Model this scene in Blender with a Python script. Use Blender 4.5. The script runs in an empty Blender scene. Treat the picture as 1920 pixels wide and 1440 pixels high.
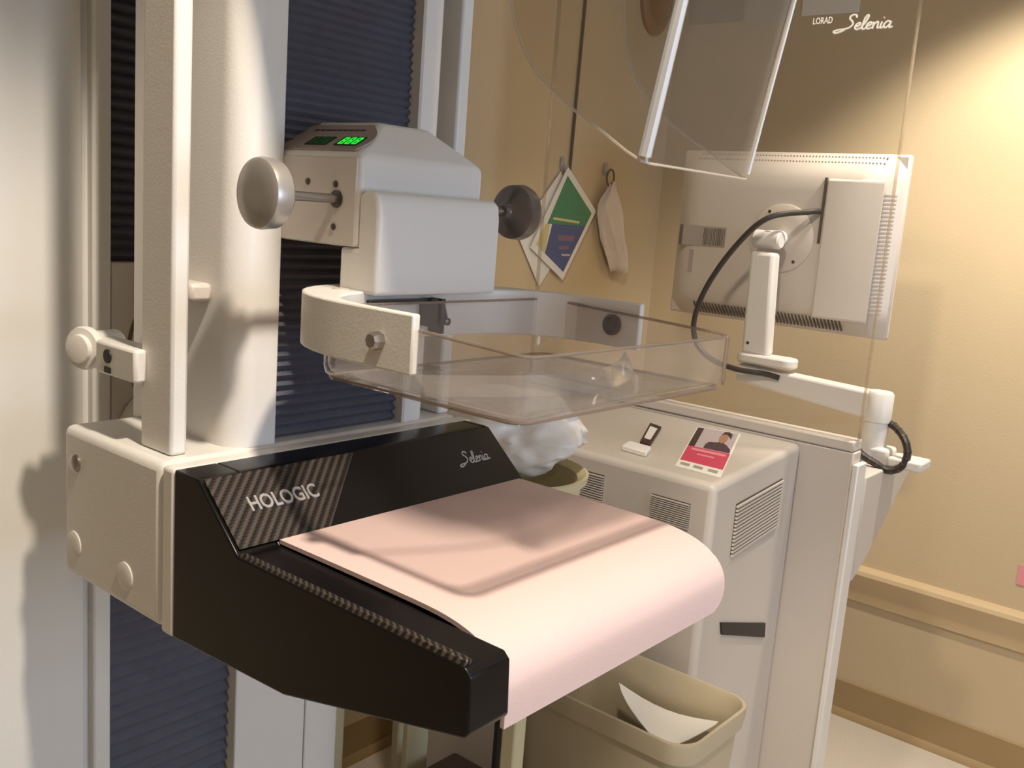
import bpy, bmesh, math, random
from mathutils import Vector, Matrix
from mathutils import noise as mn
random.seed(7)
S = bpy.context.scene
COL = S.collection
HC = 1.5            # eye height of the photographer; scene z below is given relative to it and lifted by HC

# ------------------------------------------------------------------ camera
W, Hh = 1920, 1440
V1 = Vector((2480 - 960, -(512 - 720))); V2 = Vector((-1261 - 960, -(228 - 720)))
F = math.sqrt(-(V1.x * V2.x + V1.y * V2.y))
ax = Vector((V1.x, V1.y, -F)).normalized(); ay = Vector((V2.x, V2.y, -F)).normalized(); az = ax.cross(ay)
cam = bpy.data.objects.new('camera', bpy.data.cameras.new('camera')); COL.objects.link(cam)
cam.data.sensor_fit = 'HORIZONTAL'; cam.data.sensor_width = 36.0; cam.data.lens = F / W * 36.0
cam.data.clip_start = 0.02; cam.data.clip_end = 50
cam.matrix_world = Matrix.Translation((0, 0, HC)) @ Matrix((ax, ay, az)).to_4x4()
S.camera = cam

# ------------------------------------------------------------------ world, lights, exposure
w = bpy.data.worlds.new('world'); S.world = w; w.use_nodes = True
w.node_tree.nodes['Background'].inputs[0].default_value = (0.55, 0.6, 0.7, 1)
w.node_tree.nodes['Background'].inputs[1].default_value = 0.3
S.view_settings.view_transform = 'Standard'; S.view_settings.look = 'None'
S.view_settings.gamma = 1.0; S.view_settings.use_curve_mapping = False
S.view_settings.exposure = 0.18

def spot(name, loc, target, power, color, angle, blend, radius):
    l = bpy.data.lights.new(name, 'SPOT'); l.energy = power; l.color = color
    l.spot_size = math.radians(angle); l.spot_blend = blend; l.shadow_soft_size = radius
    o = bpy.data.objects.new(name, l); COL.objects.link(o)
    o.location = (loc[0], loc[1], loc[2] + HC)
    d = Vector(target) - Vector(loc); o.rotation_euler = d.to_track_quat('-Z', 'Y').to_euler()
    return o
CEIL = 0.98
LAMPS = [(0.334, 0.0), (2.25, 0.45), (-0.55, -1.05), (0.95, 0.62)]
WARM = (1.0, 0.88, 0.73)
spot('ceiling_lamp_light_a', (LAMPS[0][0], LAMPS[0][1], CEIL - .03), (.38, .10, -1.5), 84, WARM, 98, .30, .035)
spot('ceiling_lamp_light_b', (LAMPS[1][0], LAMPS[1][1], CEIL - .03), (2.90, .50, -.60), 98, (1.0, .90, .77), 97, .55, .04)
spot('ceiling_lamp_light_c', (LAMPS[2][0], LAMPS[2][1], CEIL - .03), (-.2, -.5, -1.5), 9, WARM, 140, .5, .05)
spot('added_fill_light_d', (LAMPS[3][0], LAMPS[3][1], CEIL - .03), (2.08, .97, -.36), 54, WARM, 64, .40, .06)  # added fill lamp to brighten the monitor back and console side
# cool fill on the front faces; the window behind the photographer is added
al = bpy.data.lights.new('added_window_fill', 'AREA'); al.shape = 'RECTANGLE'; al.size = 1.1; al.size_y = 1.0
al.energy = 25; al.color = (.60, .75, 1.0)
ao = bpy.data.objects.new('added_window_fill', al); COL.objects.link(ao)
ao.location = (1.0, -2.02, HC + .05); ao.rotation_euler = (math.radians(90), 0, 0)

# ------------------------------------------------------------------ materials
def pmat(name, col, rough=.5, metal=0., spec=.5, noise=None, bump=None, emit=None, coat=0.):
    m = bpy.data.materials.new(name); m.use_nodes = True
    nt = m.node_tree; b = nt.nodes['Principled BSDF']
    b.inputs['Base Color'].default_value = (*col, 1); b.inputs['Roughness'].default_value = rough
    b.inputs['Metallic'].default_value = metal; b.inputs['Specular IOR Level'].default_value = spec
    b.inputs['Coat Weight'].default_value = coat; b.inputs['Coat Roughness'].default_value = .08
    tc = nt.nodes.new('ShaderNodeTexCoord')
    if noise:
        n = nt.nodes.new('ShaderNodeTexNoise'); n.inputs['Scale'].default_value = noise[0]; n.inputs['Detail'].default_value = 4
        r = nt.nodes.new('ShaderNodeMix'); r.data_type = 'RGBA'
        r.inputs[6].default_value = (*[c * (1 - noise[1]) for c in col], 1); r.inputs[7].default_value = (*[min(1, c * (1 + noise[1])) for c in col], 1)
        nt.links.new(tc.outputs['Object'], n.inputs['Vector']); nt.links.new(n.outputs['Fac'], r.inputs[0]); nt.links.new(r.outputs[2], b.inputs['Base Color'])
    if bump:
        n2 = nt.nodes.new('ShaderNodeTexNoise'); n2.inputs['Scale'].default_value = bump[0]; n2.inputs['Detail'].default_value = 3
        bp = nt.nodes.new('ShaderNodeBump'); bp.inputs['Strength'].default_value = bump[1]; bp.inputs['Distance'].default_value = .002
        nt.links.new(tc.outputs['Object'], n2.inputs['Vector']); nt.links.new(n2.outputs['Fac'], bp.inputs['Height']); nt.links.new(bp.outputs['Normal'], b.inputs['Normal'])
    if emit:
        b.inputs['Emission Color'].default_value = (*emit[0], 1); b.inputs['Emission Strength'].default_value = emit[1]
    return m

def clear(name, tint, refl=1.0, haze=0.0, hazecol=(.9, .88, .85), rough=.03):
    """thin clear plastic or glass: see-through with Fresnel reflections and a little surface haze"""
    m = bpy.data.materials.new(name); m.use_nodes = True; nt = m.node_tree; nt.nodes.clear()
    out = nt.nodes.new('ShaderNodeOutputMaterial'); tr = nt.nodes.new('ShaderNodeBsdfTransparent'); tr.inputs[0].default_value = (*tint, 1)
    gl = nt.nodes.new('ShaderNodeBsdfGlossy'); gl.inputs['Roughness'].default_value = rough; gl.inputs[0].default_value = (refl, refl, refl, 1)
    df = nt.nodes.new('ShaderNodeBsdfDiffuse'); df.inputs[0].default_value = (*hazecol, 1)
    lw = nt.nodes.new('ShaderNodeLayerWeight'); lw.inputs['Blend'].default_value = .5      # Schlick reflectance, same on both sides of a sheet
    pw = nt.nodes.new('ShaderNodeMath'); pw.operation = 'POWER'; pw.inputs[1].default_value = 4.5; nt.links.new(lw.outputs['Facing'], pw.inputs[0])
    fr = nt.nodes.new('ShaderNodeMath'); fr.operation = 'MULTIPLY_ADD'; fr.inputs[1].default_value = .8; fr.inputs[2].default_value = .035; nt.links.new(pw.outputs[0], fr.inputs[0])
    m1 = nt.nodes.new('ShaderNodeMixShader'); m1.inputs[0].default_value = haze
    nt.links.new(tr.outputs[0], m1.inputs[1]); nt.links.new(df.outputs[0], m1.inputs[2])
    m2 = nt.nodes.new('ShaderNodeMixShader'); nt.links.new(fr.outputs[0], m2.inputs[0])
    nt.links.new(m1.outputs[0], m2.inputs[1]); nt.links.new(gl.outputs[0], m2.inputs[2]); nt.links.new(m2.outputs[0], out.inputs[0])
    return m

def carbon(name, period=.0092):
    """glossy carbon-fibre twill: black diagonal tows, their bronze sheen painted into the colour"""
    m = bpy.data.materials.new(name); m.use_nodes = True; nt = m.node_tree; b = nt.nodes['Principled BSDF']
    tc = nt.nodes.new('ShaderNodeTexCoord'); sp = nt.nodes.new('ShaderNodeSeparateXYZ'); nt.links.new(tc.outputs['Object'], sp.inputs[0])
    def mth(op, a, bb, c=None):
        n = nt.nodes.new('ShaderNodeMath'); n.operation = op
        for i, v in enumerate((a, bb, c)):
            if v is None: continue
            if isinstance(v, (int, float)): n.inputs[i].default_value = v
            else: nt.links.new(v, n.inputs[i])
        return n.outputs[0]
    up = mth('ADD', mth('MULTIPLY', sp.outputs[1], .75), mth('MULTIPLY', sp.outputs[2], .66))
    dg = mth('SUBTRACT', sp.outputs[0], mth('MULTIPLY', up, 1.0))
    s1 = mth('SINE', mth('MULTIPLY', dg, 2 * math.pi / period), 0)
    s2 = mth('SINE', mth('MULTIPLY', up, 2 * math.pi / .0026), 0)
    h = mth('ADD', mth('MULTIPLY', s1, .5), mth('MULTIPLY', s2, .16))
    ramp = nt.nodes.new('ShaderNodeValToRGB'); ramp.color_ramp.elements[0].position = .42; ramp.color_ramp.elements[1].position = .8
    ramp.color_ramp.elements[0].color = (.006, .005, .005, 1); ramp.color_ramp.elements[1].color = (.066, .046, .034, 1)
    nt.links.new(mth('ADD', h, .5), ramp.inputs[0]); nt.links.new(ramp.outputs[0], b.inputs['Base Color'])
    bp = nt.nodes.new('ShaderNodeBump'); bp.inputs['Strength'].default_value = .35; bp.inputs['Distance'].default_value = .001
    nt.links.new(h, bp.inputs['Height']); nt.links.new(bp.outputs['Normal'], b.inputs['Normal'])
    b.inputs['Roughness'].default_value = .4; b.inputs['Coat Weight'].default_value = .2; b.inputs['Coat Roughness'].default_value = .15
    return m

M = {
 'wall': pmat('wall_paint', (.60, .475, .30), .75, bump=(180, .25), noise=(3, .04)),
 'ceil': pmat('ceiling_paint', (.72, .68, .6), .9, noise=(30, .05)),
 'base': pmat('cove_base_rubber', (.36, .25, .12), .55, noise=(12, .06)),
 'rail': pmat('bumper_rail_vinyl', (.62, .47, .28), .4, noise=(10, .04)),
 'floor': pmat('speckled_vinyl', (.63, .57, .48), .45, noise=(160, .16)),
 'white': pmat('machine_white_enamel', (.73, .70, .655), .38, noise=(14, .02), bump=(420, .08)),
 'gantry': pmat('gantry_white_enamel', (.70, .68, .64), .42, noise=(14, .02), bump=(420, .08)),
 'cream': pmat('console_cream_enamel', (.59, .53, .47), .42, noise=(14, .02), bump=(420, .08)),
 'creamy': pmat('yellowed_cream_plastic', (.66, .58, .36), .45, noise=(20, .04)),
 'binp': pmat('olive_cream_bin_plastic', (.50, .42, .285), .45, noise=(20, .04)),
 'seam': pmat('shadow_gap_filler', (.09, .07, .055), .8, noise=(30, .1)),
 'bellow': pmat('navy_bellows_fabric', (.10, .10, .125), .6, noise=(60, .2)),
 'black': pmat('gloss_black_composite', (.005, .004, .004), .30, spec=.3, noise=(40, .2), coat=.08),
 'blackm': pmat('matt_black_plastic', (.014, .013, .013), .5, noise=(40, .2)),
 'carbon': carbon('carbon_twill_sheen'), 'carbonf': carbon('fine_carbon_twill_sheen', .0048),
 'pink': pmat('pink_foam_pad', (.73, .545, .505), .55, noise=(9, .03), bump=(900, .12)),
 'steel': pmat('brushed_steel', (.45, .42, .39), .3, 1.0, noise=(80, .1)),
 'dsteel': pmat('dark_steel', (.12, .10, .09), .35, .9, noise=(80, .1)),
 'alu': pmat('grey_knob_metal', (.42, .39, .36), .34, .55, noise=(60, .06)),
 'darkknob': pmat('dark_knob_metal', (.17, .145, .13), .3, .5, noise=(60, .06)),
 'silver': pmat('silver_lettering', (.72, .70, .68), .28, .7, noise=(50, .04)),
 'greyink': pmat('grey_lettering', (.50, .47, .47), .4, .1, noise=(50, .04)),
 'whiteink': pmat('white_lettering', (.86, .83, .76), .5, noise=(50, .04)),
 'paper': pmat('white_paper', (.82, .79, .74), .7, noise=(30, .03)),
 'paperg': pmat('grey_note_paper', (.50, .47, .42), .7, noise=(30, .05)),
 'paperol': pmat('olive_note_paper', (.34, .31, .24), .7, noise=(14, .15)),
 'green': pmat('green_print', (.045, .22, .10), .5, noise=(40, .12)),
 'blue': pmat('blue_print', (.055, .085, .24), .5, noise=(40, .12)),
 'mauve': pmat('mauve_print', (.20, .11, .18), .5, noise=(40, .1)),
 'magenta': pmat('red_pink_print', (.64, .06, .12), .5, noise=(60, .08)),
 'lmagenta': pmat('pale_pink_print', (.78, .30, .34), .5, noise=(60, .08)),
 'hair': pmat('dark_brown_print', (.055, .025, .018), .5, noise=(40, .15)),
 'skin': pmat('tan_print', (.42, .22, .12), .5, noise=(40, .1)),
 'lilac': pmat('lilac_print', (.52, .44, .45), .5, noise=(40, .06)),
 'plum': pmat('plum_print', (.07, .035, .045), .5, noise=(40, .1)),
 'yellowp': pmat('pale_yellow_print', (.62, .56, .26), .5, noise=(40, .08)),
 'film': pmat('milky_plastic_film', (.70, .60, .54), .3, noise=(25, .06), bump=(60, .3)),
 'bag': pmat('white_bag_film', (.80, .76, .72), .35, noise=(25, .04), bump=(40, .3)),
 'ledon': pmat('lit_green_display', (.01, .12, .01), .3, emit=((.02, .9, .04), .9), noise=(300, .3)),
 'ledoff': pmat('dim_green_display', (.015, .04, .01), .3, emit=((.02, .25, .02), .08), noise=(300, .3)),
 'overlay': pmat('taupe_overlay_film', (.36, .30, .26), .4, noise=(30, .05)),
 'cable': pmat('black_cable_rubber', (.03, .024, .02), .38, noise=(50, .2)),
 'cord': pmat('brown_cord', (.10, .065, .03), .6, noise=(50, .15)),
 'wood': pmat('brown_varnished_wood', (.28, .125, .03), .45, noise=(25, .25)),
 'bar': pmat('barcode_ink', (.12, .10, .09), .6, noise=(50, .1)),
 'label': pmat('grey_barcode_label', (.38, .33, .29), .5, noise=(50, .06)),
 'lens': pmat('lamp_diffuser', (.9, .85, .7), .5, emit=((1, .85, .62), 6.0), noise=(50, .02)),
 'paddle': clear('clear_paddle_acrylic', (.965, .955, .945), 1.0, .05, (.85, .80, .76), .04),
 'shield': clear('clear_face_shield_acrylic', (.95, .945, .935), 1.0, .02, (.85, .8, .75), .03),
 'glass': clear('lead_glass', (.985, .98, .97), .45, .008, (.8, .77, .7), .05),
 'edge': clear('polished_acrylic_edge', (.60, .52, .45), 1.0, .14, (.80, .72, .64), .1),
 'sedge': clear('face_shield_edge', (.88, .85, .80), 1.0, .38, (.88, .82, .75), .1),
 'gedge': clear('glass_edge_polish', (.86, .82, .76), 1.0, .10, (.85, .78, .7), .1),
 'edgel': clear('acrylic_bend_highlight', (.72, .72, .72), 1.0, .45, (.85, .84, .84), .1),
 'hookm': clear('clear_hook_plastic', (.8, .78, .75), 1.0, .4, (.85, .82, .8), .1),
 'pane': clear('added_window_glass', (.96, .97, .98), 1.0, .0),
}

# ------------------------------------------------------------------ mesh helpers (coordinates relative to eye height)
def BM(): return bmesh.new()
def box(bm, x0, x1, y0, y1, z0, z1):
    v = [bm.verts.new((x, y, z)) for x in (x0, x1) for y in (y0, y1) for z in (z0, z1)]
    for f in ((0, 1, 3, 2), (4, 6, 7, 5), (0, 4, 5, 1), (2, 3, 7, 6), (0, 2, 6, 4), (1, 5, 7, 3)): bm.faces.new([v[i] for i in f])
    return bm
def hexa(bm, p):           # 8 points: bottom ring 0-3, top ring 4-7
    v = [bm.verts.new(q) for q in p]
    for f in ((3, 2, 1, 0), (4, 5, 6, 7), (0, 1, 5, 4), (1, 2, 6, 5), (2, 3, 7, 6), (3, 0, 4, 7)): bm.faces.new([v[i] for i in f])
    return bm
def prism(bm, pts, axis, a, b):
    """pts 2D outline; axis X: (y,z)  Y: (x,z)  Z: (x,y)"""
    def mk(p, t): return {'X': (t, p[0], p[1]), 'Y': (p[0], t, p[1]), 'Z': (p[0], p[1], t)}[axis]
    lo = [bm.verts.new(mk(p, a)) for p in pts]; hi = [bm.verts.new(mk(p, b)) for p in pts]
    n = len(pts); bm.faces.new(lo[::-1]); bm.faces.new(hi)
    for i in range(n): bm.faces.new((lo[i], lo[(i + 1) % n], hi[(i + 1) % n], hi[i]))
    return bm
def frame_for(d):
    d = Vector(d).normalized(); u = d.orthogonal().normalized(); return u, d.cross(u)
def tube(bm, pts, r, n=10, cap=True, flat=None):
    pts = [Vector(p) for p in pts]; rs = r if isinstance(r, (list, tuple)) else [r] * len(pts)
    rings = []; u = None
    for i, p in enumerate(pts):
        d = (pts[min(i + 1, len(pts) - 1)] - pts[max(i - 1, 0)]).normalized()
        if u is None: u = d.orthogonal().normalized()
        u = (u - d * u.dot(d)); u = u.normalized() if u.length > 1e-6 else d.orthogonal().normalized()
        v = d.cross(u)
        rings.append([bm.verts.new(p + (u * math.cos(2 * math.pi * k / n) + v * math.sin(2 * math.pi * k / n)) * rs[i]) for k in range(n)])
    for a, b in zip(rings, rings[1:]):
        for k in range(n): bm.faces.new((a[k], a[(k + 1) % n], b[(k + 1) % n], b[k]))
    if cap: bm.faces.new(rings[0][::-1]); bm.faces.new(rings[-1])
    return bm
def lathe(bm, o, d, prof, n=32):
    """prof: list of (distance along d, radius)"""
    o = Vector(o); d = Vector(d).normalized(); u, v = frame_for(d); rings = []
    for t, r in prof:
        rings.append([bm.verts.new(o + d * t + (u * math.cos(2 * math.pi * k / n) + v * math.sin(2 * math.pi * k / n)) * max(r, 1e-5)) for k in range(n)])
    for a, b in zip(rings, rings[1:]):
        for k in range(n): bm.faces.new((a[k], a[(k + 1) % n], b[(k + 1) % n], b[k]))
    bm.faces.new(rings[0][::-1]); bm.faces.new(rings[-1]); return bm
def spline(pts, m=8):
    pts = [Vector(p) for p in pts]; out = []
    for i in range(len(pts) - 1):
        p0 = pts[max(i - 1, 0)]; p1 = pts[i]; p2 = pts[i + 1]; p3 = pts[min(i + 2, len(pts) - 1)]
        for k in range(m):
            t = k / m
            out.append(.5 * ((2 * p1) + (-p0 + p2) * t + (2 * p0 - 5 * p1 + 4 * p2 - p3) * t * t + (-p0 + 3 * p1 - 3 * p2 + p3) * t ** 3))
    out.append(pts[-1]); return out
def quadplate(bm, p, nrm, th):
    """thin slab from 4 coplanar points with its back on the points, proud by th along nrm"""
    n = Vector(nrm).normalized() * th; p = [Vector(q) for q in p]
    return hexa(bm, [*p, *[q + n for q in p]])

def obj(name, bm, mat, parent=None, bevel=0., seg=2, smooth=True, ang=35):
    bmesh.ops.recalc_face_normals(bm, faces=bm.faces)
    me = bpy.data.meshes.new(name); vs = [v.co for v in bm.verts]
    lo = Vector([min(v[i] for v in vs) for i in range(3)]); hi = Vector([max(v[i] for v in vs) for i in range(3)])
    c = (lo + hi) / 2; c.z = lo.z
    for v in bm.verts: v.co -= c
    bm.to_mesh(me); bm.free(); me.materials.append(M[mat] if isinstance(mat, str) else mat)
    if smooth:
        me.shade_smooth(); me.set_sharp_from_angle(angle=math.radians(ang))
    o = bpy.data.objects.new(name, me); COL.objects.link(o)
    wl = Vector((c.x, c.y, c.z + HC))
    place(o, wl, parent)
    if bevel:
        b = o.modifiers.new('bevel', 'BEVEL'); b.width = bevel; b.segments = seg; b.limit_method = 'ANGLE'; b.angle_limit = math.radians(32)
    return o
ABS = {}
def place(o, wl, parent):
    ABS[o.name] = Vector(wl)
    o.parent = parent; o.location = wl - (ABS[parent.name] if parent else Vector())
def tag(o, label, cat, group=None):
    o['label'] = label; o['category'] = cat
    if group: o['group'] = group
    return o
def thing(name, loc, label, cat, group=None):
    o = bpy.data.objects.new(name, None); COL.objects.link(o); o.empty_display_size = .05
    place(o, Vector((loc[0], loc[1], loc[2] + HC)), None); return tag(o, label, cat, group)
def lab(o, label): o['label'] = label; return o
def stuff(o): o['kind'] = 'stuff'; return o
def struct(o): o['kind'] = 'structure'; return o

def text_bm(txt, O, u, v, height, depth, width=None):
    """block lettering as a mesh on the plane O + a*u + b*v, raised along u x v"""
    cu = bpy.data.curves.new('lettering', 'FONT'); cu.body = txt; cu.size = 1; cu.extrude = .02; cu.resolution_u = 3; cu.offset = .018
    t = bpy.data.objects.new('lettering', cu); me = bpy.data.meshes.new_from_object(t)
    xs = [q.co.x for q in me.vertices]; ys = [q.co.y for q in me.vertices]
    x0, x1, y0, y1 = min(xs), max(xs), min(ys), max(ys)
    sy = height / (y1 - y0); sx = (width / (x1 - x0)) if width else sy
    O = Vector(O); u = Vector(u).normalized(); v = Vector(v).normalized(); n = u.cross(v)
    bm = BM(); bm.from_mesh(me)
    for q in bm.verts:
        a, b, c = q.co; q.co = O + u * (a - x0) * sx + v * (b - y0) * sy + n * ((c + .02) / .04 * depth)
    bpy.data.objects.remove(t); bpy.data.curves.remove(cu); bpy.data.meshes.remove(me)
    return bm
SCRIPT = {
 'S': (.72, [[(.66, .86), (.60, 1.02), (.46, 1.06), (.36, .95), (.38, .80), (.52, .62), (.58, .42), (.46, .22), (.24, .14), (0, .12), (-.18, .02), (-.06, -.08), (.14, .0), (.30, .12)]]),
 'e': (.27, [[(.02, .26), (.16, .32), (.20, .44), (.12, .50), (.02, .38), (.02, .18), (.12, .08), (.28, .16)]]),
 'l': (.22, [[(0, .16), (.12, .5), (.18, .88), (.12, .98), (.05, .80), (.04, .35), (.07, .12), (.15, .08), (.24, .16)]]),
 'n': (.33, [[(.0, .5), (.03, .3), (.03, .08)], [(.03, .32), (.12, .48), (.20, .46), (.22, .22), (.25, .1), (.35, .14)]]),
 'i': (.16, [[(.03, .5), (.02, .22), (.06, .09), (.17, .15)], [(.05, .72), (.07, .76)]]),
 'a': (.30, [[(.22, .46), (.10, .5), (0, .34), (.02, .14), (.12, .1), (.22, .28), (.25, .5)], [(.25, .5), (.23, .2), (.28, .09), (.38, .16)]]),
}
def script_bm(word, O, u, v, height, r, width):
    O = Vector(O); u = Vector(u).normalized(); v = Vector(v).normalized(); n = u.cross(v); bm = BM()
    tot = sum(SCRIPT[c][0] for c in word) + .1; x = 0; sx = width / tot
    for c in word:
        adv, strokes = SCRIPT[c]
        for st in strokes:
            pts = [O + u * ((x + a + .16 * b) * sx) + v * (b * height) + n * (r * .55) for a, b in spline([(p[0], p[1], 0) for p in st], 4) for _ in (0,)] if False else \
                  [O + u * ((x + q.x + .16 * q.y) * sx) + v * (q.y * height) + n * (r * .55) for q in spline([(p[0], p[1], 0) for p in st], 4)]
            tube(bm, pts, r, 6)
        x += adv
    return bm
def rrect(x0, x1, y0, y1, r, n=6):
    out = []
    for cx, cy, a0 in ((x1 - r, y1 - r, 0), (x0 + r, y1 - r, 90), (x0 + r, y0 + r, 180), (x1 - r, y0 + r, 270)):
        for k in range(n + 1):
            a = math.radians(a0 + 90 * k / n); out.append((cx + r * math.cos(a), cy + r * math.sin(a)))
    return out

# ================================================================== THE ROOM
FL = -HC; XR = 2.94; YB = 1.80; XL = -1.5; YF = -2.0
struct(obj('floor', box(BM(), XL - .1, XR + .1, YF - .1, YB + .1, FL - .05, FL), 'floor', smooth=False))
struct(obj('ceiling', box(BM(), XL - .1, XR + .1, YF - .1, YB + .1, CEIL, CEIL + .05), 'ceil', smooth=False))
struct(obj('wall_right', box(BM(), XR, XR + .1, YF - .1, YB + .1, FL, CEIL), 'wall', smooth=False))
struct(obj('wall_back', box(BM(), XL - .1, XR, YB, YB + .1, FL, CEIL), 'wall', smooth=False))
struct(obj('wall_left', box(BM(), XL - .1, XL, YF - .1, YB, FL, CEIL), 'wall', smooth=False))
bm = BM(); wx0, wx1, wz0, wz1 = .4, 1.6, -.5, .6
box(bm, XL, wx0, YF - .1, YF, FL, CEIL); box(bm, wx1, XR, YF - .1, YF, FL, CEIL)
box(bm, wx0, wx1, YF - .1, YF, FL, wz0); box(bm, wx0, wx1, YF - .1, YF, wz1, CEIL)
struct(obj('wall_front', bm, 'wall', smooth=False))
bm = BM(); t = .05
box(bm, wx0, wx1, YF - .09, YF - .03, wz0, wz0 + t); box(bm, wx0, wx1, YF - .09, YF - .03, wz1 - t, wz1)
box(bm, wx0, wx0 + t, YF - .09, YF - .03, wz0 + t, wz1 - t); box(bm, wx1 - t, wx1, YF - .09, YF - .03, wz0 + t, wz1 - t)
wf = struct(obj('added_window_1', bm, 'white', smooth=False))  # unseen window, added to go with the cool fill light
obj('added_window_pane', box(BM(), wx0 + t, wx1 - t, YF - .075, YF - .069, wz0 + t, wz1 - t), 'pane', wf, smooth=False)
# cove base: tall flat strip with a small toe at the floor
def cove(x): return [(x, FL), (x - .022, FL), (x - .020, FL + .008), (x - .008, FL + .022), (x - .006, FL + .112), (x, FL + .115)]
struct(obj('baseboard_right', prism(BM(), cove(XR), 'Y', YF, YB), 'base'))
struct(obj('baseboard_back', prism(BM(), [(YB - (XR - a), b) for a, b in cove(XR)], 'X', XL, XR - .022), 'base'))
# bumper rail along the right wall
rz = -1.0
struct(obj('trim_1', prism(BM(), [(XR, rz), (XR - .018, rz - .002), (XR - .030, rz - .010), (XR - .034, rz - .022), (XR - .030, rz - .034), (XR - .016, rz - .060), (XR - .010, rz - .115), (XR, rz - .118)], 'Y', YF, YB), 'rail'))

# recessed ceiling lamps; the last is an added fill
for i, (lx, ly) in enumerate(LAMPS):
    t = thing('ceiling_lamp', (lx, ly, CEIL - .012), ['recessed round ceiling lamp above the pink padded tray', 'recessed round ceiling lamp above the monitor behind the shield', 'recessed round ceiling lamp behind the photographer', 'added round fill lamp in the ceiling between the machine and the console'][i], 'lamp', 'recessed ceiling lamps')
    n = 32; bm = BM(); rings = []
    for r, z in ((.085, CEIL), (.085, CEIL - .010), (.066, CEIL - .010), (.062, CEIL)):
        rings.append([bm.verts.new((lx + r * math.cos(2 * math.pi * k / n), ly + r * math.sin(2 * math.pi * k / n), z)) for k in range(n)])
    for a, b in zip(rings, rings[1:]):
        for k in range(n): bm.faces.new((a[k], a[(k + 1) % n], b[(k + 1) % n], b[k]))
    obj('trim_ring', bm, 'white', t)
    obj('diffuser', lathe(BM(), (lx, ly, CEIL), (0, 0, -1), [(0, .062), (.006, .060), (.008, .02)], 24), 'lens', t)

# ================================================================== MAMMOGRAPHY MACHINE
GY = .974; GX0, GX1 = .326, .870
mach = thing('mammography_machine', (.598, 1.1, FL), 'tall white mammography machine with navy bellows and black breast platform', 'medical machine')
def bellows(name, x0, x1, y, z0, z1, pitch, amp, parent, droop=0):
    bm = BM(); n = int((z1 - z0) / pitch); rows = []
    for i in range(2 * n + 1):
        z = z0 + (z1 - z0) * i / (2 * n); yy = y - (amp if i % 2 else 0)
        rows.append((z, yy))
    fr = [[bm.verts.new((x, yy, z - (droop if 0 < j < 4 else 0))) for j, x in enumerate([x0 + (x1 - x0) * q / 4 for q in range(5)])] for z, yy in rows]
    bk = [[bm.verts.new((x, y + .006, z)) for x in (x0, x1)] for z in (z0, z1)]
    for a, b in zip(fr, fr[1:]):
        for j in range(4): bm.faces.new((a[j], a[j + 1], b[j + 1], b[j]))
    bm.faces.new((bk[0][0], bk[1][0], bk[1][1], bk[0][1]))
    return obj(name, bm, 'bellow', parent, ang=20)
GT = .80
# tower: two front stiles, side walls, back, base and cap
bx0, bx1 = .514, .682
bm = BM()
prism(bm, [(GX0, 1.50), (GX0, GY + .03), (GX0 + .009, GY + .009), (GX0 + .03, GY), (bx0 - .030, GY), (bx0 - .030, GY + .05), (GX0 + .03, GY + .06), (GX0 + .03, 1.50)], 'Z', FL + .06, GT)
lab(obj('tower_side', bm, 'gantry', mach, .002), 'left white front stile and side of the tower')
bm = BM(); prism(bm, [(bx0 - .021, GY - .004), (bx0 - .001, GY - .004), (bx0 - .001, GY + .05), (bx0 - .021, GY + .05)], 'Z', FL + .06, GT)
obj('guide_lip', bm, 'gantry', mach, .003)
obj('lip_groove', box(BM(), bx0 - .030, bx0 - .021, GY + .008, GY + .05, FL + .06, GT), 'gantry', mach)
bm = BM()
prism(bm, [(GX1, 1.50), (GX1, GY + .03), (GX1 - .009, GY + .009), (GX1 - .03, GY), (bx1 + .115, GY), (bx1 + .115, GY + .06), (GX1 - .03, GY + .06), (GX1 - .03, 1.50)], 'Z', FL + .06, GT)
lab(obj('tower_side', bm, 'gantry', mach, .002), 'right white side of the tower')
obj('tower_stile', box(BM(), bx1 + .001, bx1 + .1135, GY + .0005, GY + .05, FL + .06, GT), 'gantry', mach, .002)
obj('tower_back', box(BM(), GX0 + .03, GX1 - .03, 1.47, 1.50, FL + .06, GT), 'gantry', mach)
obj('tower_cap', box(BM(), GX0, GX1, GY, 1.50, GT, GT + .03), 'gantry', mach, .008)
obj('tower_foot', box(BM(), GX0 - .03, GX1 + .03, GY - .03, 1.54, FL, FL + .06), 'gantry', mach, .01)
bellows('tower_bellows', bx0, bx1, GY + .022, -.084, GT, .012, .010, mach)
bellows('tower_bellows', bx0, bx1, GY + .022, FL + .06, -.405, .0165, .007, mach)
obj('carriage_plate', box(BM(), bx0, bx1, GY - .002, GY + .03, -.405, -.084), 'cream', mach, .002)
obj('rotation_hub', lathe(BM(), (.598, .852, -.29), (0, 1, 0), [(0, .085), (.118, .085), (.121, .08)], 40), 'gantry', mach)
obj('carriage_cord', tube(BM(), spline([(.545, .955, -.10), (.535, .951, -.125), (.522, .95, -.163), (.524, .95, -.20), (.538, .951, -.234), (.548, .955, -.25)]), .0022, 8), 'cord', mach)

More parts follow.
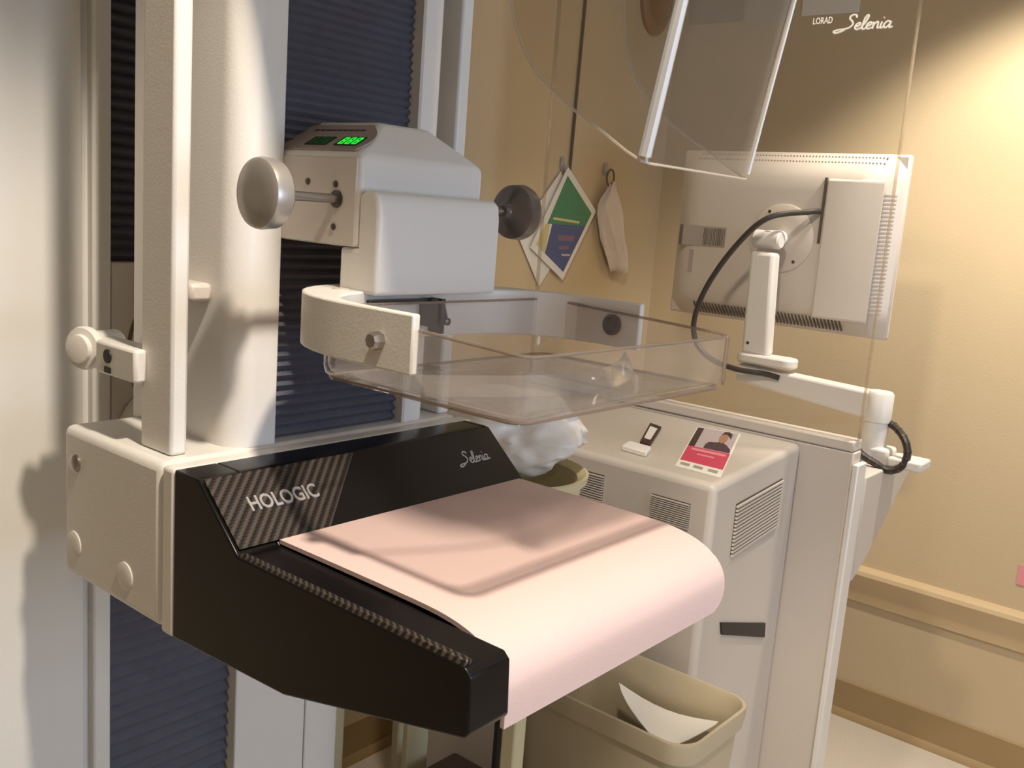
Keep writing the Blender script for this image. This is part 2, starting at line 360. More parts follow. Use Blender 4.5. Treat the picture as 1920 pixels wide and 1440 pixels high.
# C-arm upright: two front columns, two outer posts, a back web
ZB = -.2222; ZT = .46
def column(x0, x1, flip):
    r = .024; y0, y1 = .699, .862; pts = []
    if not flip:     # rounded outer (left) front corner
        for k in range(9):
            a = math.radians(180 + 90 * k / 8); pts.append((x0 + r + r * math.cos(a), y0 + r + r * math.sin(a)))
        pts += [(x1 - .002, y0), (x1, y0 + .002), (x1, y1), (x0, y1)]
    else:
        for k in range(9):
            a = math.radians(270 + 90 * k / 8); pts.append((x1 - r + r * math.cos(a), y0 + r + r * math.sin(a)))
        pts += [(x1, y1), (x0, y1), (x0, y0 + .002), (x0 + .002, y0)]
    return prism(BM(), pts, 'Z', ZB, ZT)
obj('upright_column', column(.478, .5255, False), 'white', mach)
obj('upright_column', column(.683, .722, True), 'white', mach)
obj('upright_post', box(BM(), .4255, .4415, .708, .756, ZB, ZT), 'white', mach, .003)
obj('upright_post', box(BM(), .7455, .7615, .708, .756, ZB, ZT), 'white', mach, .003)
obj('upright_web', box(BM(), .5255, .683, .80, .862, ZB, ZT), 'white', mach)
obj('cable_clip', box(BM(), .456, .478, .731, .80, -.0965, -.080), 'cream', mach, .004)
bellows('compression_bellows', .5235, .6855, .716, .045, ZT, .0078, .0045, mach)
bellows('compression_bellows', .5235, .6855, .716, ZB, -.03, .0088, .006, mach)
# x-ray tube head above the frame, carrying the face shield
hd = obj('tube_head', prism(BM(), rrect(.455, .745, .258, .78, .03), 'Z', .305, .50), 'white', mach, .006)
obj('tube_head_collar', prism(BM(), rrect(.53, .665, .36, .56, .02), 'Z', .27, .305), 'cream', mach, .003)
# receptor holder box with bezel
obj('holder_box', box(BM(), .409, .762, .693, .862, -.3655, ZB), 'white', mach, .008, 3)
obj('holder_bezel', box(BM(), .4085, .762, .674, .6918, -.3665, ZB - .0005), 'white', mach, .0035, 3)
def dome(nm, x, y, z, r, mat, h):
    return obj(nm, lathe(BM(), (x, y, z), (-1, 0, 0), [(-.001, r), (h * .5, r), (h * .85, r * .8), (h, r * .4)], 24), mat, mach)
lab(dome('side_screw', .409, .8366, -.2539, .0085, 'steel', .004), 'round steel screw head')
dome('screw_cap', .409, .8405, -.3324, .0125, 'white', .0022); dome('screw_cap', .409, .7493, -.3354, .0125, 'white', .0022)

# breast platform: black carbon body
prof = [(.674, -.2225), (.646, -.2225), (.640, -.2235), (.5905, -.2668), (.587, -.270), (.3540, -.2715), (.3490, -.276), (.3470, -.3125), (.3500, -.3165), (.526, -.358), (.674, -.3655)]
bm = prism(BM(), prof, 'X', .409, .4470)
inner = [(.674, -.2225), (.646, -.2225), (.640, -.2235), (.5905, -.2668), (.587, -.2705), (.44, -.2720), (.412, -.2732), (.396, -.2760), (.383, -.2805), (.372, -.2860), (.3655, -.2930), (.3610, -.3010), (.3590, -.3100), (.3590, -.3190), (.526, -.358), (.674, -.3655)]
prism(bm, inner, 'X', .4470, .7450)
prism(bm, [(a if a > .44 else a - .003, b if a > .44 else b + .003) for a, b in inner], 'X', .7450, .7520)
pl = lab(obj('platform_body', bm, 'black', mach, .0016, 3), 'gloss black platform body')
obj('platform_weave_sheen', quadplate(BM(), [(.4125, .5895, -.2663), (.500, .5895, -.2663), (.5640, .6385, -.2235), (.4125, .6385, -.2235)], (0, -.657, .753), .0012), 'carbon', pl)  # bronze reflections on the weave put into colour, left part only
obj('platform_fascia', quadplate(BM(), [(.5001, .5895, -.2663), (.748, .5895, -.2663), (.748, .6385, -.2235), (.5641, .6385, -.2235)], (0, -.657, .753), .0012), 'black', pl)
obj('platform_rim', prism(BM(), [(.4095, -.272), (.4175, -.272), (.4165, -.2678), (.4115, -.2678)], 'Y', .3545, .586), 'carbonf', pl, .001)  # glints along the ridge painted as fine bronze stripes
obj('platform_slab', box(BM(), .454, .742, .44, .586, -.2722, -.2692), 'black', pl, .001)
pv = Vector((0, .051, .0445)).normalized(); pu = Vector((1, 0, 0)); P2 = Vector((0, .589, -.268)); pn = pu.cross(pv)
off = pn * .0017
lab(obj('maker_lettering', text_bm('HOLOGIC', P2 + Vector((.4385, 0, 0)) + pv * .0300 + off, pu, pv, .0138, .0015, .067), 'silver', pl, smooth=False), 'silver capital letters HOLOGIC')
lab(obj('model_lettering', script_bm('Selenia', P2 + Vector((.6805, 0, 0)) + pv * .0292 + off, pu, pv, .0142, .00075, .042), 'greyink', pl), 'small grey script lettering Selenia')
bm = BM()
for k in range(11):
    a = .6775 + k * .0050; quadplate(bm, [P2 + Vector((q, 0, 0)) + pv * s_ + off for q, s_ in ((a, .0248), (a + .0038, .0248), (a + .0038, .0262), (a, .0262))], pn, .0003)
stuff(obj('subtitle_lettering', bm, 'greyink', pl, smooth=False))

# compression carriage
CX0, CX1 = .525, .672
bm = BM()
b0 = [(CX0, .601), (CX1, .601), (CX1, .722), (CX0, .722)]
vb = [bm.verts.new((x, y, -.0385)) for x, y in b0]; vm = [bm.verts.new((x, y, .036)) for x, y in b0]
vt = [bm.verts.new(p) for p in ((.575, .634, .066), (.632, .634, .066), (.632, .722, .066), (.575, .722, .066))]
bm.faces.new(vb[::-1]); bm.faces.new(vt)
for a, b in ((vb, vm), (vm, vt)):
    for i in range(4): bm.faces.new((a[i], a[(i + 1) % 4], b[(i + 1) % 4], b[i]))
car = obj('compression_carriage', bm, 'white', mach, .004, 3)
obj('carriage_end_plate', box(BM(), .5236, .526, .604, .70, -.0375, .033), 'cream', car, .0006)
# display overlay on the left roof slope with two readouts
sl = Vector((.05, 0, .030)).normalized(); sn = Vector((-.030, 0, .05)).normalized(); so = Vector((CX0, 0, .036))
def slope(a, y): return so + sl * a + Vector((0, y, 0)) + sn * .0003
bm = BM(); pts = [(.004, .716), (.004, .612)] + [(.004 + .046 * k / 8, .612 + .013 * math.sin(math.pi * (k / 8)) * -1 + .022 * (k / 8)) for k in range(1, 9)] + [(.050, .716)]
lo = [bm.verts.new(slope(a, y)) for a, y in pts]; hi = [bm.verts.new(slope(a, y) + sn * .0012) for a, y in pts]
bm.faces.new(lo[::-1]); bm.faces.new(hi)
for i in range(len(pts)): bm.faces.new((lo[i], lo[(i + 1) % len(pts)], hi[(i + 1) % len(pts)], hi[i]))
ov = lab(obj('display_overlay', bm, 'overlay', car), 'taupe display overlay')
for y0, y1, mt, lb in ((.6565, .684, 'ledoff', 'dim green readout'), (.618, .6455, 'ledon', 'lit green readout')):
    quad = [slope(a, y) + sn * .0012 for a, y in ((.011, y0), (.011, y1), (.0255, y1), (.0255, y0))]
    rd = lab(obj('readout', quadplate(BM(), quad, sn, .0008), 'blackm', car, smooth=False), lb)
    bm = BM()
    for d in range(3):            # seven-segment digits
        dy = y1 - .0035 - d * .0085
        for a, b, c_, e in ((.0125, .0137, 0, .0055), (.0175, .0187, 0, .0055), (.0225, .0237, 0, .0055), (.0137, .0225, 0, .0012), (.0137, .0225, .0043, .0055)):
            quadplate(bm, [slope(q, dy - r_) + sn * .0020 for q, r_ in ((a, c_), (b, c_), (b, e), (a, e))], sn, .0004)
    obj('digits', bm, mt, rd, smooth=False)
bm = BM()
for k in range(9): quadplate(bm, [slope(q, .700 - k * .0075 - r_) + sn * .0012 for q, r_ in ((.038, 0), (.0405, 0), (.0405, .0055), (.038, .0055))], sn, .0004)
stuff(obj('overlay_lettering', bm, 'plum', ov, smooth=False))
for y, z in ((.6646, .0122), (.6287, .0114), (.6292, -.0232)):
    obj('plate_screw', lathe(BM(), (.5236, y, z), (-1, 0, 0), [(0, .0028), (.0012, .0026), (.0016, .001)], 14), 'dsteel', car)
obj('shaft_bushing', lathe(BM(), (.5236, .6265, -.0005), (-1, 0, 0), [(0, .0072), (.0015, .0072), (.0016, .005)], 20), 'dsteel', car)
# hand knobs on a cross shaft
def knob(xa, sgn, mat, label):
    o = (xa, .6265, -.0005); d = (sgn, 0, 0)
    k = lab(obj('hand_knob', lathe(BM(), o, d, [(-.005, .006), (-.003, .008), (0, .0085), (.003, .012), (.006, .0225), (.010, .0265), (.021, .0275), (.0245, .0265), (.0265, .0235), (.0268, .010)], 40), mat, mach), label); return k
k = knob(.4705, -1, 'alu', 'grey metal hand knob'); knob(.737, 1, 'darkknob', 'dark metal hand knob')
obj('knob_shaft', tube(BM(), [(.4755, .6265, -.0005), (.525, .6265, -.0005)], .0038, 16), 'steel', mach)
obj('knob_shaft', tube(BM(), [(.672, .6265, -.0005), (.737, .6265, -.0005)], .0038, 16), 'steel', mach)
# paddle holder: bracket below the carriage
bm = BM(); prism(bm, [(.622, -.0385), (.601, -.0385), (.601, .004), (.594, .008), (.583, .008), (.578, .003), (.5762, -.01), (.5762, -.075), (.622, -.075)], 'X', CX0, CX1)
hold = obj('paddle_bracket', bm, 'white', mach, .0045, 3)
# U-shaped paddle frame
def uline(half, yc, rear, ye, n=24):
    pts = [(.598 - half, ye)]
    for k in range(n + 1):
        a = math.pi - math.pi * k / n; c, s_ = math.cos(a), math.sin(a)
        e = .72
        pts.append((.598 + half * math.copysign(abs(c) ** e, c), yc + rear * abs(s_) ** e))
    pts.append((.598 + half, ye)); return pts
out = uline(.1445, .500, .152, .459); inn = uline(.1375, .497, .100, .459)
bm = BM(); zt, zb = -.0725, -.1145
def dz(y): return 0
n = len(out)
V = [[bm.verts.new((p[0], p[1], z)) for p in L] for L in (out, inn) for z in (zb, zt)]
ob, ot, ib, it = V
for i in range(n - 1):
    bm.faces.new((ob[i], ob[i + 1], ot[i + 1], ot[i])); bm.faces.new((ib[i + 1], ib[i], it[i], it[i + 1]))
    bm.faces.new((ot[i], ot[i + 1], it[i + 1], it[i])); bm.faces.new((ob[i + 1], ob[i], ib[i], ib[i + 1]))
for i in (0, n - 1): bm.faces.new((ob[i], ot[i], it[i], ib[i]))
fr = obj('paddle_frame', bm, 'white', mach, .0016, 2)
for x, d in ((.4535, -1), (.7425, 1)):
    obj('frame_bolt', lathe(BM(), (x, .4915, -.0945), (d, 0, 0), [(-.001, .0066), (.006, .0066), (.0085, .005), (.0088, .002)], 8), 'steel', fr)
obj('frame_bolt', lathe(BM(), (.7355, .4873, -.0945), (-1, 0, 0), [(0, .0095), (.003, .0095), (.0035, .007), (.002, .006), (.002, .002)], 20), 'dsteel', fr)
# latch hardware on the inside of the frame
bm = BM(); box(bm, .530, .604, .586, .594, -.0835, -.0795); box(bm, .596, .604, .582, .597, -.1035, -.0795); box(bm, .608, .613, .582, .597, -.110, -.0795)
tube(bm, [(.620, .592, -.083), (.620, .586, -.099)], .0016, 8); lathe(bm, (.620, .585, -.100), (0, -1, 0), [(-.004, .0035), (.001, .0035), (.002, .001)], 12)
obj('latch', bm, 'dsteel', fr)
obj('name_dot', lathe(BM(), (.518, .610, -.0726), (0, 0, 1), [(0, .007), (.0008, .007), (.001, .004)], 20), 'cream', fr)
# rear swivel knob on its bracket behind the post
br = obj('swivel_bracket', box(BM(), .414, .4255, .745, .812, -.166, -.137), 'white', mach, .003)
obj('socket', lathe(BM(), (.4141, .789, -.1485), (-1, 0, 0), [(0, .0062), (.0015, .0060), (.0016, .003)], 20), 'blackm', br)
obj('socket_slot', box(BM(), .4128, .4142, .784, .794, -.163, -.158), 'blackm', br)
sk = obj('swivel_knob', lathe(BM(), (.4255, .842, -.1492), (-1, -.35, 0), [(-.03, .014), (-.004, .0145), (.0, .016), (.004, .0195), (.008, .0198), (.011, .0185), (.012, .013), (.0165, .0125), (.0175, .008)], 36), 'white', mach)
obj('swivel_arm', box(BM(), .4255, .446, .745, .862, -.160, -.139), 'white', mach, .002)

# ------------------------------------------------------------------ pink pad on the platform
PX0, PX1 = .4485, .7435
prof = [(.588, -.2662)]; prof += [(.588 - .015 * k, -.2662 - .0004 * math.sin(k)) for k in range(1, 11)]
yc, r = .3515, .0
arc = [(.4315, -.2668), (.412, -.2677), (.395, -.2700), (.381, -.2738), (.369, -.2795), (.3595, -.2870), (.3537, -.2965), (.3517, -.3070), (.3512, -.3270)]
prof = [(.588, -.2653), (.55, -.2653), (.50, -.2653), (.46, -.2655)] + [(a, b + .0010) for a, b in arc]
prof = [(q.x, q.y) for q in spline([(a, b, 0) for a, b in prof], 4)]
xs = [PX0 + (PX1 - PX0) * k / 16 for k in range(17)]
bm = BM(); nn = len(prof)
def bottom_clip(x, y, z):        # front skirt with a rounded lower right corner
    rc = .020
    if y < .353 and x > PX1 - rc:
        d = (x - (PX1 - rc)) / rc; zc = -.3260 + rc - rc * math.sqrt(max(0, 1 - d * d)); z = max(z, zc)
    return (x, y, z)
xs += [PX1 - .020 * (1 - k / 8) for k in range(1, 8)]; xs = sorted(set(xs))
def nrm(i):
    a = Vector(prof[max(i - 1, 0)]); b = Vector(prof[min(i + 1, nn - 1)]); d = (b - a).normalized(); return Vector((d.y, -d.x))
top = [[bm.verts.new(bottom_clip(x, *p)) for p in prof] for x in xs]
bot = [[bm.verts.new(bottom_clip(x, p[0] + .0034 * abs(nrm(i).x) , p[1] - .0034 * abs(nrm(i).y))) for i, p in enumerate(prof)] for x in xs]
for g in (top, bot):
    for a, b in zip(g, g[1:]):
        for i in range(nn - 1): bm.faces.new((a[i], a[i + 1], b[i + 1], b[i]))
for j in (0, len(xs) - 1):
    for i in range(nn - 1): bm.faces.new((top[j][i], top[j][i + 1], bot[j][i + 1], bot[j][i]))
for i in (0, nn - 1):
    for j in range(len(xs) - 1): bm.faces.new((top[j][i], top[j + 1][i], bot[j + 1][i], bot[j][i]))
tag(obj('cushion_pad', bm, 'pink', None, ang=50), 'pale pink foam pad curving over the front of the black platform', 'pad')

# ------------------------------------------------------------------ clear compression paddle
pad = thing('compression_paddle', (.594, .45, -.1325), 'clear plastic compression paddle with raised walls above the pink pad', 'paddle')
qx0, qx1, qy0, qy1 = .4585, .7335, .3645, .565; pz = -.1325
ring = rrect(qx0, qx1, qy0, qy1, .014, 6)
# wall heights: front rim lower, sides rising to the frame
def ztop(x, y):
    t_ = min(1, max(0, (y - qy0) / .10)); return -.0885 + .009 * t_
bm = BM(); ins = .0022
def inset(d): return rrect(qx0 + d, qx1 - d, qy0 + d, qy1 - d, max(.014 - d * .4, .004), 6)
lev = [(ring, None), (ring, pz + .010), (inset(.0012), pz + .004), (inset(.005), pz + .0008), (inset(.009), pz)]
rings = []
for L, z in lev: rings.append([bm.verts.new((x, y, ztop(x, y) if z is None else z)) for x, y in L])
inner = [(inset(.0025), None), (inset(.0025), pz + .011), (inset(.0040), pz + .006), (inset(.0075), pz + .0035), (inset(.011), pz + .0028)]
ri = []
for L, z in inner: ri.append([bm.verts.new((x, y, ztop(x, y) if z is None else z)) for x, y in L])
N = len(ring)
for G in (rings, ri):
    for a, b in zip(G, G[1:]):
        for k in range(N): bm.faces.new((a[k], a[(k + 1) % N], b[(k + 1) % N], b[k]))
bm.faces.new(rings[-1]); bm.faces.new(ri[-1])
for k in range(N): bm.faces.new((rings[0][k], rings[0][(k + 1) % N], ri[0][(k + 1) % N], ri[0][k]))
obj('tray', bm, 'paddle', pad, ang=40)
obj('rim', tube(BM(), [(x, y, ztop(x, y)) for x, y in inset(.0012) + inset(.0012)[:1]], .0013, 6), 'edge', pad)
obj('lower_edge', tube(BM(), [(x, y, pz + .0012) for x, y in inset(.0045) + inset(.0045)[:1]], .0015, 6), 'edge', pad)
# folded front corner seam on the far side
obj('corner_seam', tube(BM(), [(qx1 - .004, qy0 + .004, ztop(0, qy0)), (qx1 - .004, qy0 + .004, pz + .003)], .0016, 6), 'edge', pad)
# curved stiffening rib moulded across the tray
bm = BM(); a_ = []
for k in range(25):
    t_ = k / 24; x = qx0 + .006 + (qx1 - qx0 - .012) * t_; y = .455 - .05 * math.sin(math.pi * t_) ** 1.0
    a_.append((x, y))
lo = [bm.verts.new((x, y, pz + .003)) for x, y in a_]; hi = [bm.verts.new((x, y + .010, pz + .017)) for x, y in a_]
lo2 = [bm.verts.new((x, y + .0025, pz + .003)) for x, y in a_]; hi2 = [bm.verts.new((x, y + .0122, pz + .017)) for x, y in a_]
for i in range(24):
    for p, q in ((lo, hi), (hi, hi2), (hi2, lo2)): bm.faces.new((p[i], p[i + 1], q[i + 1], q[i]))
obj('stiffening_rib', bm, 'paddle', pad, ang=60)

# ------------------------------------------------------------------ clear face shield hanging from the tube head
fs = thing('face_shield', (.598, .34, .037), 'clear plastic face shield with curved side wings hanging above the paddle', 'face shield')
wing = [(.339, .0375), (.352, .0435), (.372, .0545), (.394, .0655), (.415, .0775), (.437, .092), (.452, .107), (.466, .126), (.476, .146), (.486, .178), (.492, .215), (.495, .26)]
path = [(.525, y, z) for y, z in reversed(wing)] + [(.5275, .3365, .0368)] + [(.53 + (.665 - .53) * k / 10, .3355, .0362) for k in range(11)] + [(.6675, .3365, .0368)] + [(.67, y, z) for y, z in wing]
ztp = .318
def tilt(y, z): return y - max(0, (z - .037)) * .172
bm = BM(); lay = []
cx, cy = .5975, .45
for sc_ in (1.0, .968):
    g = []
    for x, y, z in path:
        col = []
        for q in range(7):
            zz = z + (ztp - z) * q / 6; X = cx + (x - cx) * sc_; Y = cy + (tilt(y, zz) - cy) * (1 if abs(x - cx) > .0729 - .004 and y > .345 else (1 - (1 - sc_) * .7))
            col.append(bm.verts.new((X, Y, zz)))
        g.append(col)
    lay.append(g)
for g in lay:
    for a, b in zip(g, g[1:]):
        for q in range(6): bm.faces.new((a[q], a[q + 1], b[q + 1], b[q]))
for i in range(len(path) - 1): bm.faces.new((lay[0][i][0], lay[0][i + 1][0], lay[1][i + 1][0], lay[1][i][0]))
obj('shield_panel', bm, 'shield', fs, ang=50)
obj('lower_edge', tube(BM(), [(x * .985 + cx * .015, tilt(y, z) + .0004, z) for x, y, z in path], .0009, 6), 'sedge', fs)
for x in (.527, .668):
    lab(obj('corner_highlight', tube(BM(), [(x, tilt(.3375, .04), .040), (x, tilt(.3375, .075), .075), (x, tilt(.3375, ztp), ztp)], [.0042, .0042, .0030] if x < .6 else [.0022, .0020, .0016], 8), 'edgel', fs), 'bright reflection on the bend made as a pale strip')  # pale hazy tube stands in for the reflection along the bend
obj('mounting_strip', box(BM(), .526, .669, .288, .300, .296, .306), 'white', fs, .002)

# ================================================================== CONTROL CONSOLE
con = thing('control_console', (1.85, 1.1, FL), 'cream control console cabinet with vent grilles and a tall clear shield', 'console')
CZ = -.45
plan = [(1.52, .757), (2.0, .806), (2.0, 1.50), (1.52, 1.50)]
cab = obj('cabinet_body', prism(BM(), plan, 'Z', FL + .05, CZ), 'cream', con, .014, 4)
obj('cabinet_plinth', box(BM(), 1.55, 2.06, .83, 1.47, FL, FL + .05), 'blackm', con)
fu = Vector((.48, .049, 0)).normalized(); fnrm = Vector((.049, -.48, 0)).normalized(); fo = Vector((1.52, .757, 0))
def vent(o, u, nr, length, zt, zb, ns, slope_=0.):
    u = Vector(u).normalized(); nr = Vector(nr).normalized(); o = Vector(o); z = Vector((0, 0, 1))
    pt = lambda a, b, d=0: o + u * a + z * (b + slope_ * a) + nr * d
    v = obj('vent_grille', quadplate(BM(), [pt(0, zb), pt(length, zb), pt(length, zt), pt(0, zt)], nr, .0012), 'seam', cab, smooth=False)
    bm = BM(); p_ = (zt - zb) / ns
    for k in range(ns): 
        q = zb + k * p_; quadplate(bm, [pt(0, q, .0012), pt(length, q, .0012), pt(length, q + p_ * .52, .0012), pt(0, q + p_ * .52, .0012)], nr, .004)
    stuff(obj('vent_slats', bm, 'cream', v, smooth=False))
vent((1.52, 1.0763, 0), (0, -1, 0), (-1, 0, 0), .083, -.487, -.545, 12)
vent((1.52, .8846, 0), (0, -1, 0), (-1, 0, 0), .082, -.4955, -.543, 12)
vent(fo + fu * .113, fu, fnrm, .262, -.508, -.612, 14)
pt = lambda a, z, d=0: fo + fu * a + Vector((0, 0, z)) + fnrm * d
lab(obj('black_slot_plate', quadplate(BM(), [pt(.112, -.769), pt(.385, -.868), pt(.378, -.832), pt(.100, -.740)], fnrm, .004), 'blackm', cab, .001), 'slanted matt black plate')
# thick base panel carrying the shield
obj('base_panel', box(BM(), 2.001, 2.045, .69, 1.60, FL + .05, CZ + .004), 'cream', con, .004)
obj('panel_edge_strip', box(BM(), 1.998, 2.048, .676, .6895, FL + .05, CZ - .02), 'white', con, .003)
obj('shield_channel', box(BM(), 1.998, 2.048, .692, 1.60, CZ + .0045, CZ + .028), 'cream', con, .004)
gl = lab(obj('lead_glass_shield', box(BM(), 2.015, 2.025, .69, 1.589, CZ + .028, .93), 'glass', con, smooth=False), 'tall clear lead glass shield')
for y in (.691, 1.588): obj('glass_edge', box(BM(), 2.014, 2.026, y - .0016, y + .0016, CZ + .028, .93), 'gedge', gl, smooth=False)
gu = Vector((0, -1, 0)); gv = Vector((0, 0, 1))
lab(obj('shield_small_lettering', text_bm('LORAD', (2.0146, .9055, .4320), gu, Vector((0, .0, 1)), .0135, .0006, .042), 'whiteink', gl, smooth=False), 'small white capitals LORAD')
lab(obj('shield_script_lettering', script_bm('Selenia', (2.0146, .850, .4140), gu, gv, .0300, .0022, .112), 'whiteink', gl), 'white script lettering Selenia')
# operator desk wedge behind the panel
dk = obj('operator_desk', prism(BM(), [(2.045, -.502), (2.36, -.502), (2.36, -.522), (2.12, -.70), (2.045, -.74)], 'Y', .672, 1.55), 'cream', con, .004)

# flyer and small items on the console top
tz = CZ
fl = thing('flyer', (1.79, .92, tz), 'flyer with a photo above a red and pink band lying on the console', 'flyer')
fu_ = Vector((.3136, .1338 + .0, 0)); 
A = Vector((1.6296, .8945, tz)); B = Vector((1.6296, .8023, tz)); C = Vector((1.955, .932, tz)); D = Vector((1.935, 1.0243, tz))
def fp(a, b, h=0):   # a along bottom edge (0 left, 1 right), b up the sheet
    return A * (1 - a) * (1 - b) + B * a * (1 - b) + C * a * b + D * (1 - a) * b + Vector((0, 0, .0004 + h))
def fq(nm, a0, a1, b0, b1, mat, h, th=.0003): return obj(nm, quadplate(BM(), [fp(a0, b0, h), fp(a1, b0, h), fp(a1, b1, h), fp(a0, b1, h)], (0, 0, 1), th), mat, fl, smooth=False)
fq('sheet', -.03, 1.03, -.17, 1.02, 'paper', 0, .0004)
fq('colour_band', 0, 1, 0, .40, 'magenta', .0005)
fq('band_caption', .12, .92, .30, .355, 'lmagenta', .0009); fq('band_caption', .30, .70, .20, .235, 'lmagenta', .0009)
fq('photo_print', 0, .98, .40, 1.0, 'lilac', .0005)
fq('dark_figure_print', 0, .15, .40, .98, 'hair', .0009)
def fpoly(nm, pts, mat, h):
    bm = BM(); lo = [bm.verts.new(fp(a, b, h)) for a, b in pts]; hi = [bm.verts.new(fp(a, b, h + .0003)) for a, b in pts]
    bm.faces.new(lo[::-1]); bm.faces.new(hi); n_ = len(pts)
    for i in range(n_): bm.faces.new((lo[i], lo[(i + 1) % n_], hi[(i + 1) % n_], hi[i]))
    return obj(nm, bm, mat, fl, smooth=False)
fpoly('shoulders_print', [(.36, .41), (.98, .41), (.96, .50), (.84, .60), (.70, .66), (.56, .62), (.42, .60), (.36, .52)], 'plum', .0009)
fpoly('head_print', [(.70 + .10 * math.cos(a * math.pi / 6), .78 + .16 * math.sin(a * math.pi / 6)) for a in range(12)], 'skin', .0013)
fpoly('hair_print', [(.62, .86), (.66, .96), (.76, .99), (.86, .93), (.87, .78), (.82, .84), (.74, .90), (.66, .88)], 'hair', .0017)
for a in (.05, .36, .70): fq('small_print', a, a + .22, -.11, -.05, 'label', .0005)
it = thing('framed_badge', (1.76, 1.05, tz), 'small dark framed badge lying on the console beside the flyer', 'badge')
E_ = [Vector(p) for p in ((1.668, 1.012, tz), (1.664, .985, tz), (1.835, 1.062, tz), (1.849, 1.100, tz))]
E_ = [E_[0], E_[1], E_[2], E_[3]]
obj('frame', quadplate(BM(), E_, (0, 0, 1), .007), 'hair', it, .001)
cE = sum(E_, Vector()) / 4; obj('face', quadplate(BM(), [cE + (p - cE) * .62 + Vector((0, 0, .007)) for p in E_], (0, 0, 1), .001), 'paper', it)
nb = tag(obj('label_block', quadplate(BM(), [(1.587, 1.004, tz), (1.583, .943, tz), (1.632, .962, tz), (1.636, 1.018, tz)], (0, 0, 1), .012), 'paper', None, .003), 'small white block on the console edge below the framed badge', 'block')

# ------------------------------------------------------------------ monitor on an arm
mon = thing('monitor', (2.205, .72, -.502), 'cream flat monitor on a jointed white arm seen from behind', 'monitor')
MX = 2.30; my0, my1, mz0, mz1 = .768, 1.362, -.236, .197
obj('bezel', box(BM(), MX + .030, MX + .052, my0, my1, mz0, mz1), 'cream', mon, .006)
obj('screen', box(BM(), MX + .0522, MX + .0532, my0 + .03, my1 - .03, mz0 + .03, mz1 - .03), 'blackm', mon, smooth=False)
# bulged back shell
bm = BM(); ny, nz = 20, 14; g = []
for i in range(ny + 1):
    row = []
    for j in range(nz + 1):
        a = i / ny; b = j / nz; y = my0 + .004 + (my1 - my0 - .008) * a; z = mz0 + .004 + (mz1 - mz0 - .008) * b
        e = min(1, (1 - abs(2 * a - 1)) / .24); f_ = min(1, (1 - abs(2 * b - 1)) / .20)
        sm = lambda t_: t_ * t_ * (3 - 2 * t_)
        d = .055 * sm(e) ** .6 * f_ ** .9 + .004 * math.sin(math.pi * a) * math.sin(math.pi * b)
        row.append(bm.verts.new((MX + .031 - d, y, z)))
    g.append(row)
for i in range(ny):
    for j in range(nz): bm.faces.new((g[i][j], g[i + 1][j], g[i + 1][j + 1], g[i][j + 1]))
sh = obj('back_shell', bm, 'cream', mon, ang=60)
def back(y, z):
    a = (y - my0 - .004) / (my1 - my0 - .008); b = (z - mz0 - .004) / (mz1 - mz0 - .008)
    e = min(1, (1 - abs(2 * a - 1)) / .24); f_ = min(1, (1 - abs(2 * b - 1)) / .20); sm = lambda t_: t_ * t_ * (3 - 2 * t_)
    return MX + .031 - (.055 * sm(max(e, 0)) ** .6 * max(f_, 0) ** .9 + .004 * math.sin(math.pi * a) * math.sin(math.pi * b))
bm = BM()
for k in range(44):
    y = my0 + .10 + k * .0092
    for z in (mz0 + .016,):
        x = back(y, z); hexa(bm, [(x - .0018, y, z - .006), (x - .0018, y + .0038, z - .006), (x + .002, y + .0038, z - .006), (x + .002, y, z - .006), (back(y, z + .022) - .0018, y, z + .022), (back(y, z + .022) - .0018, y + .0038, z + .022), (back(y, z + .022) + .002, y + .0038, z + .022), (back(y, z + .022) + .002, y, z + .022)])
stuff(obj('lower_vents', bm, 'seam', sh, smooth=False))
bm = BM()
for k in range(60):
    y = my0 + .05 + k * .0082
    for z in (mz1 - .010, mz1 - .024):
        x = back(y, z); box(bm, x - .001, x + .002, y, y + .0035, z - .0022, z + .0022)
stuff(obj('upper_vents', bm, 'label', sh, smooth=False))
bm = BM()
for k in range(30):
    z = mz0 + .06 + k * .0095
    for y in (my0 + .016, my0 + .026, my0 + .036, my0 + .046):
        w_ = .0085; zz = z + .004; p_ = [(back(y, z) - .0015, y, z), (back(y + w_, z) - .0015, y + w_, z), (back(y + w_, z) + .002, y + w_, z), (back(y, z) + .002, y, z)]
        hexa(bm, p_ + [(back(q[1], zz) + (q[0] - back(q[1], z)), q[1], zz) for q in p_])
stuff(obj('side_vents', bm, 'label', sh, smooth=False))
pf = back(1.05, 0)
pl_ = obj('pivot_plate', lathe(BM(), (pf + .002, 1.035, -.015), (-1, 0, 0), [(0, .083), (.0045, .083), (.0055, .081), (.0056, .05)], 48), 'cream', mon)
for y, z in ((1.072, .048), (.995, -.070)): obj('plate_screw', lathe(BM(), (pf - .0036, y, z), (-1, 0, 0), [(0, .0042), (.001, .004), (.0012, .001)], 12), 'dsteel', pl_)
cv = back(.90, 0)
obj('cable_cover', hexa(BM(), [(cv + .004, .935, -.20), (cv + .004, .80, -.20), (cv + .004, .80, .135), (cv + .004, .935, .135), (cv - .0025, .932, -.195), (cv + .002, .803, -.195), (cv + .002, .803, .128), (cv - .0065, .932, .128)]), 'cream', mon, .002)
obj('cover_gap', box(BM(), cv - .004, cv + .004, .936, .942, -.02, .135), 'seam', mon, smooth=False)
lb_ = lab(obj('barcode_label', box(BM(), back(1.25, -.02) - .0012, back(1.25, -.02) + .002, 1.186, 1.322, -.052, .0005), 'label', mon, smooth=False), 'grey barcode label')
bm = BM(); y = 1.25
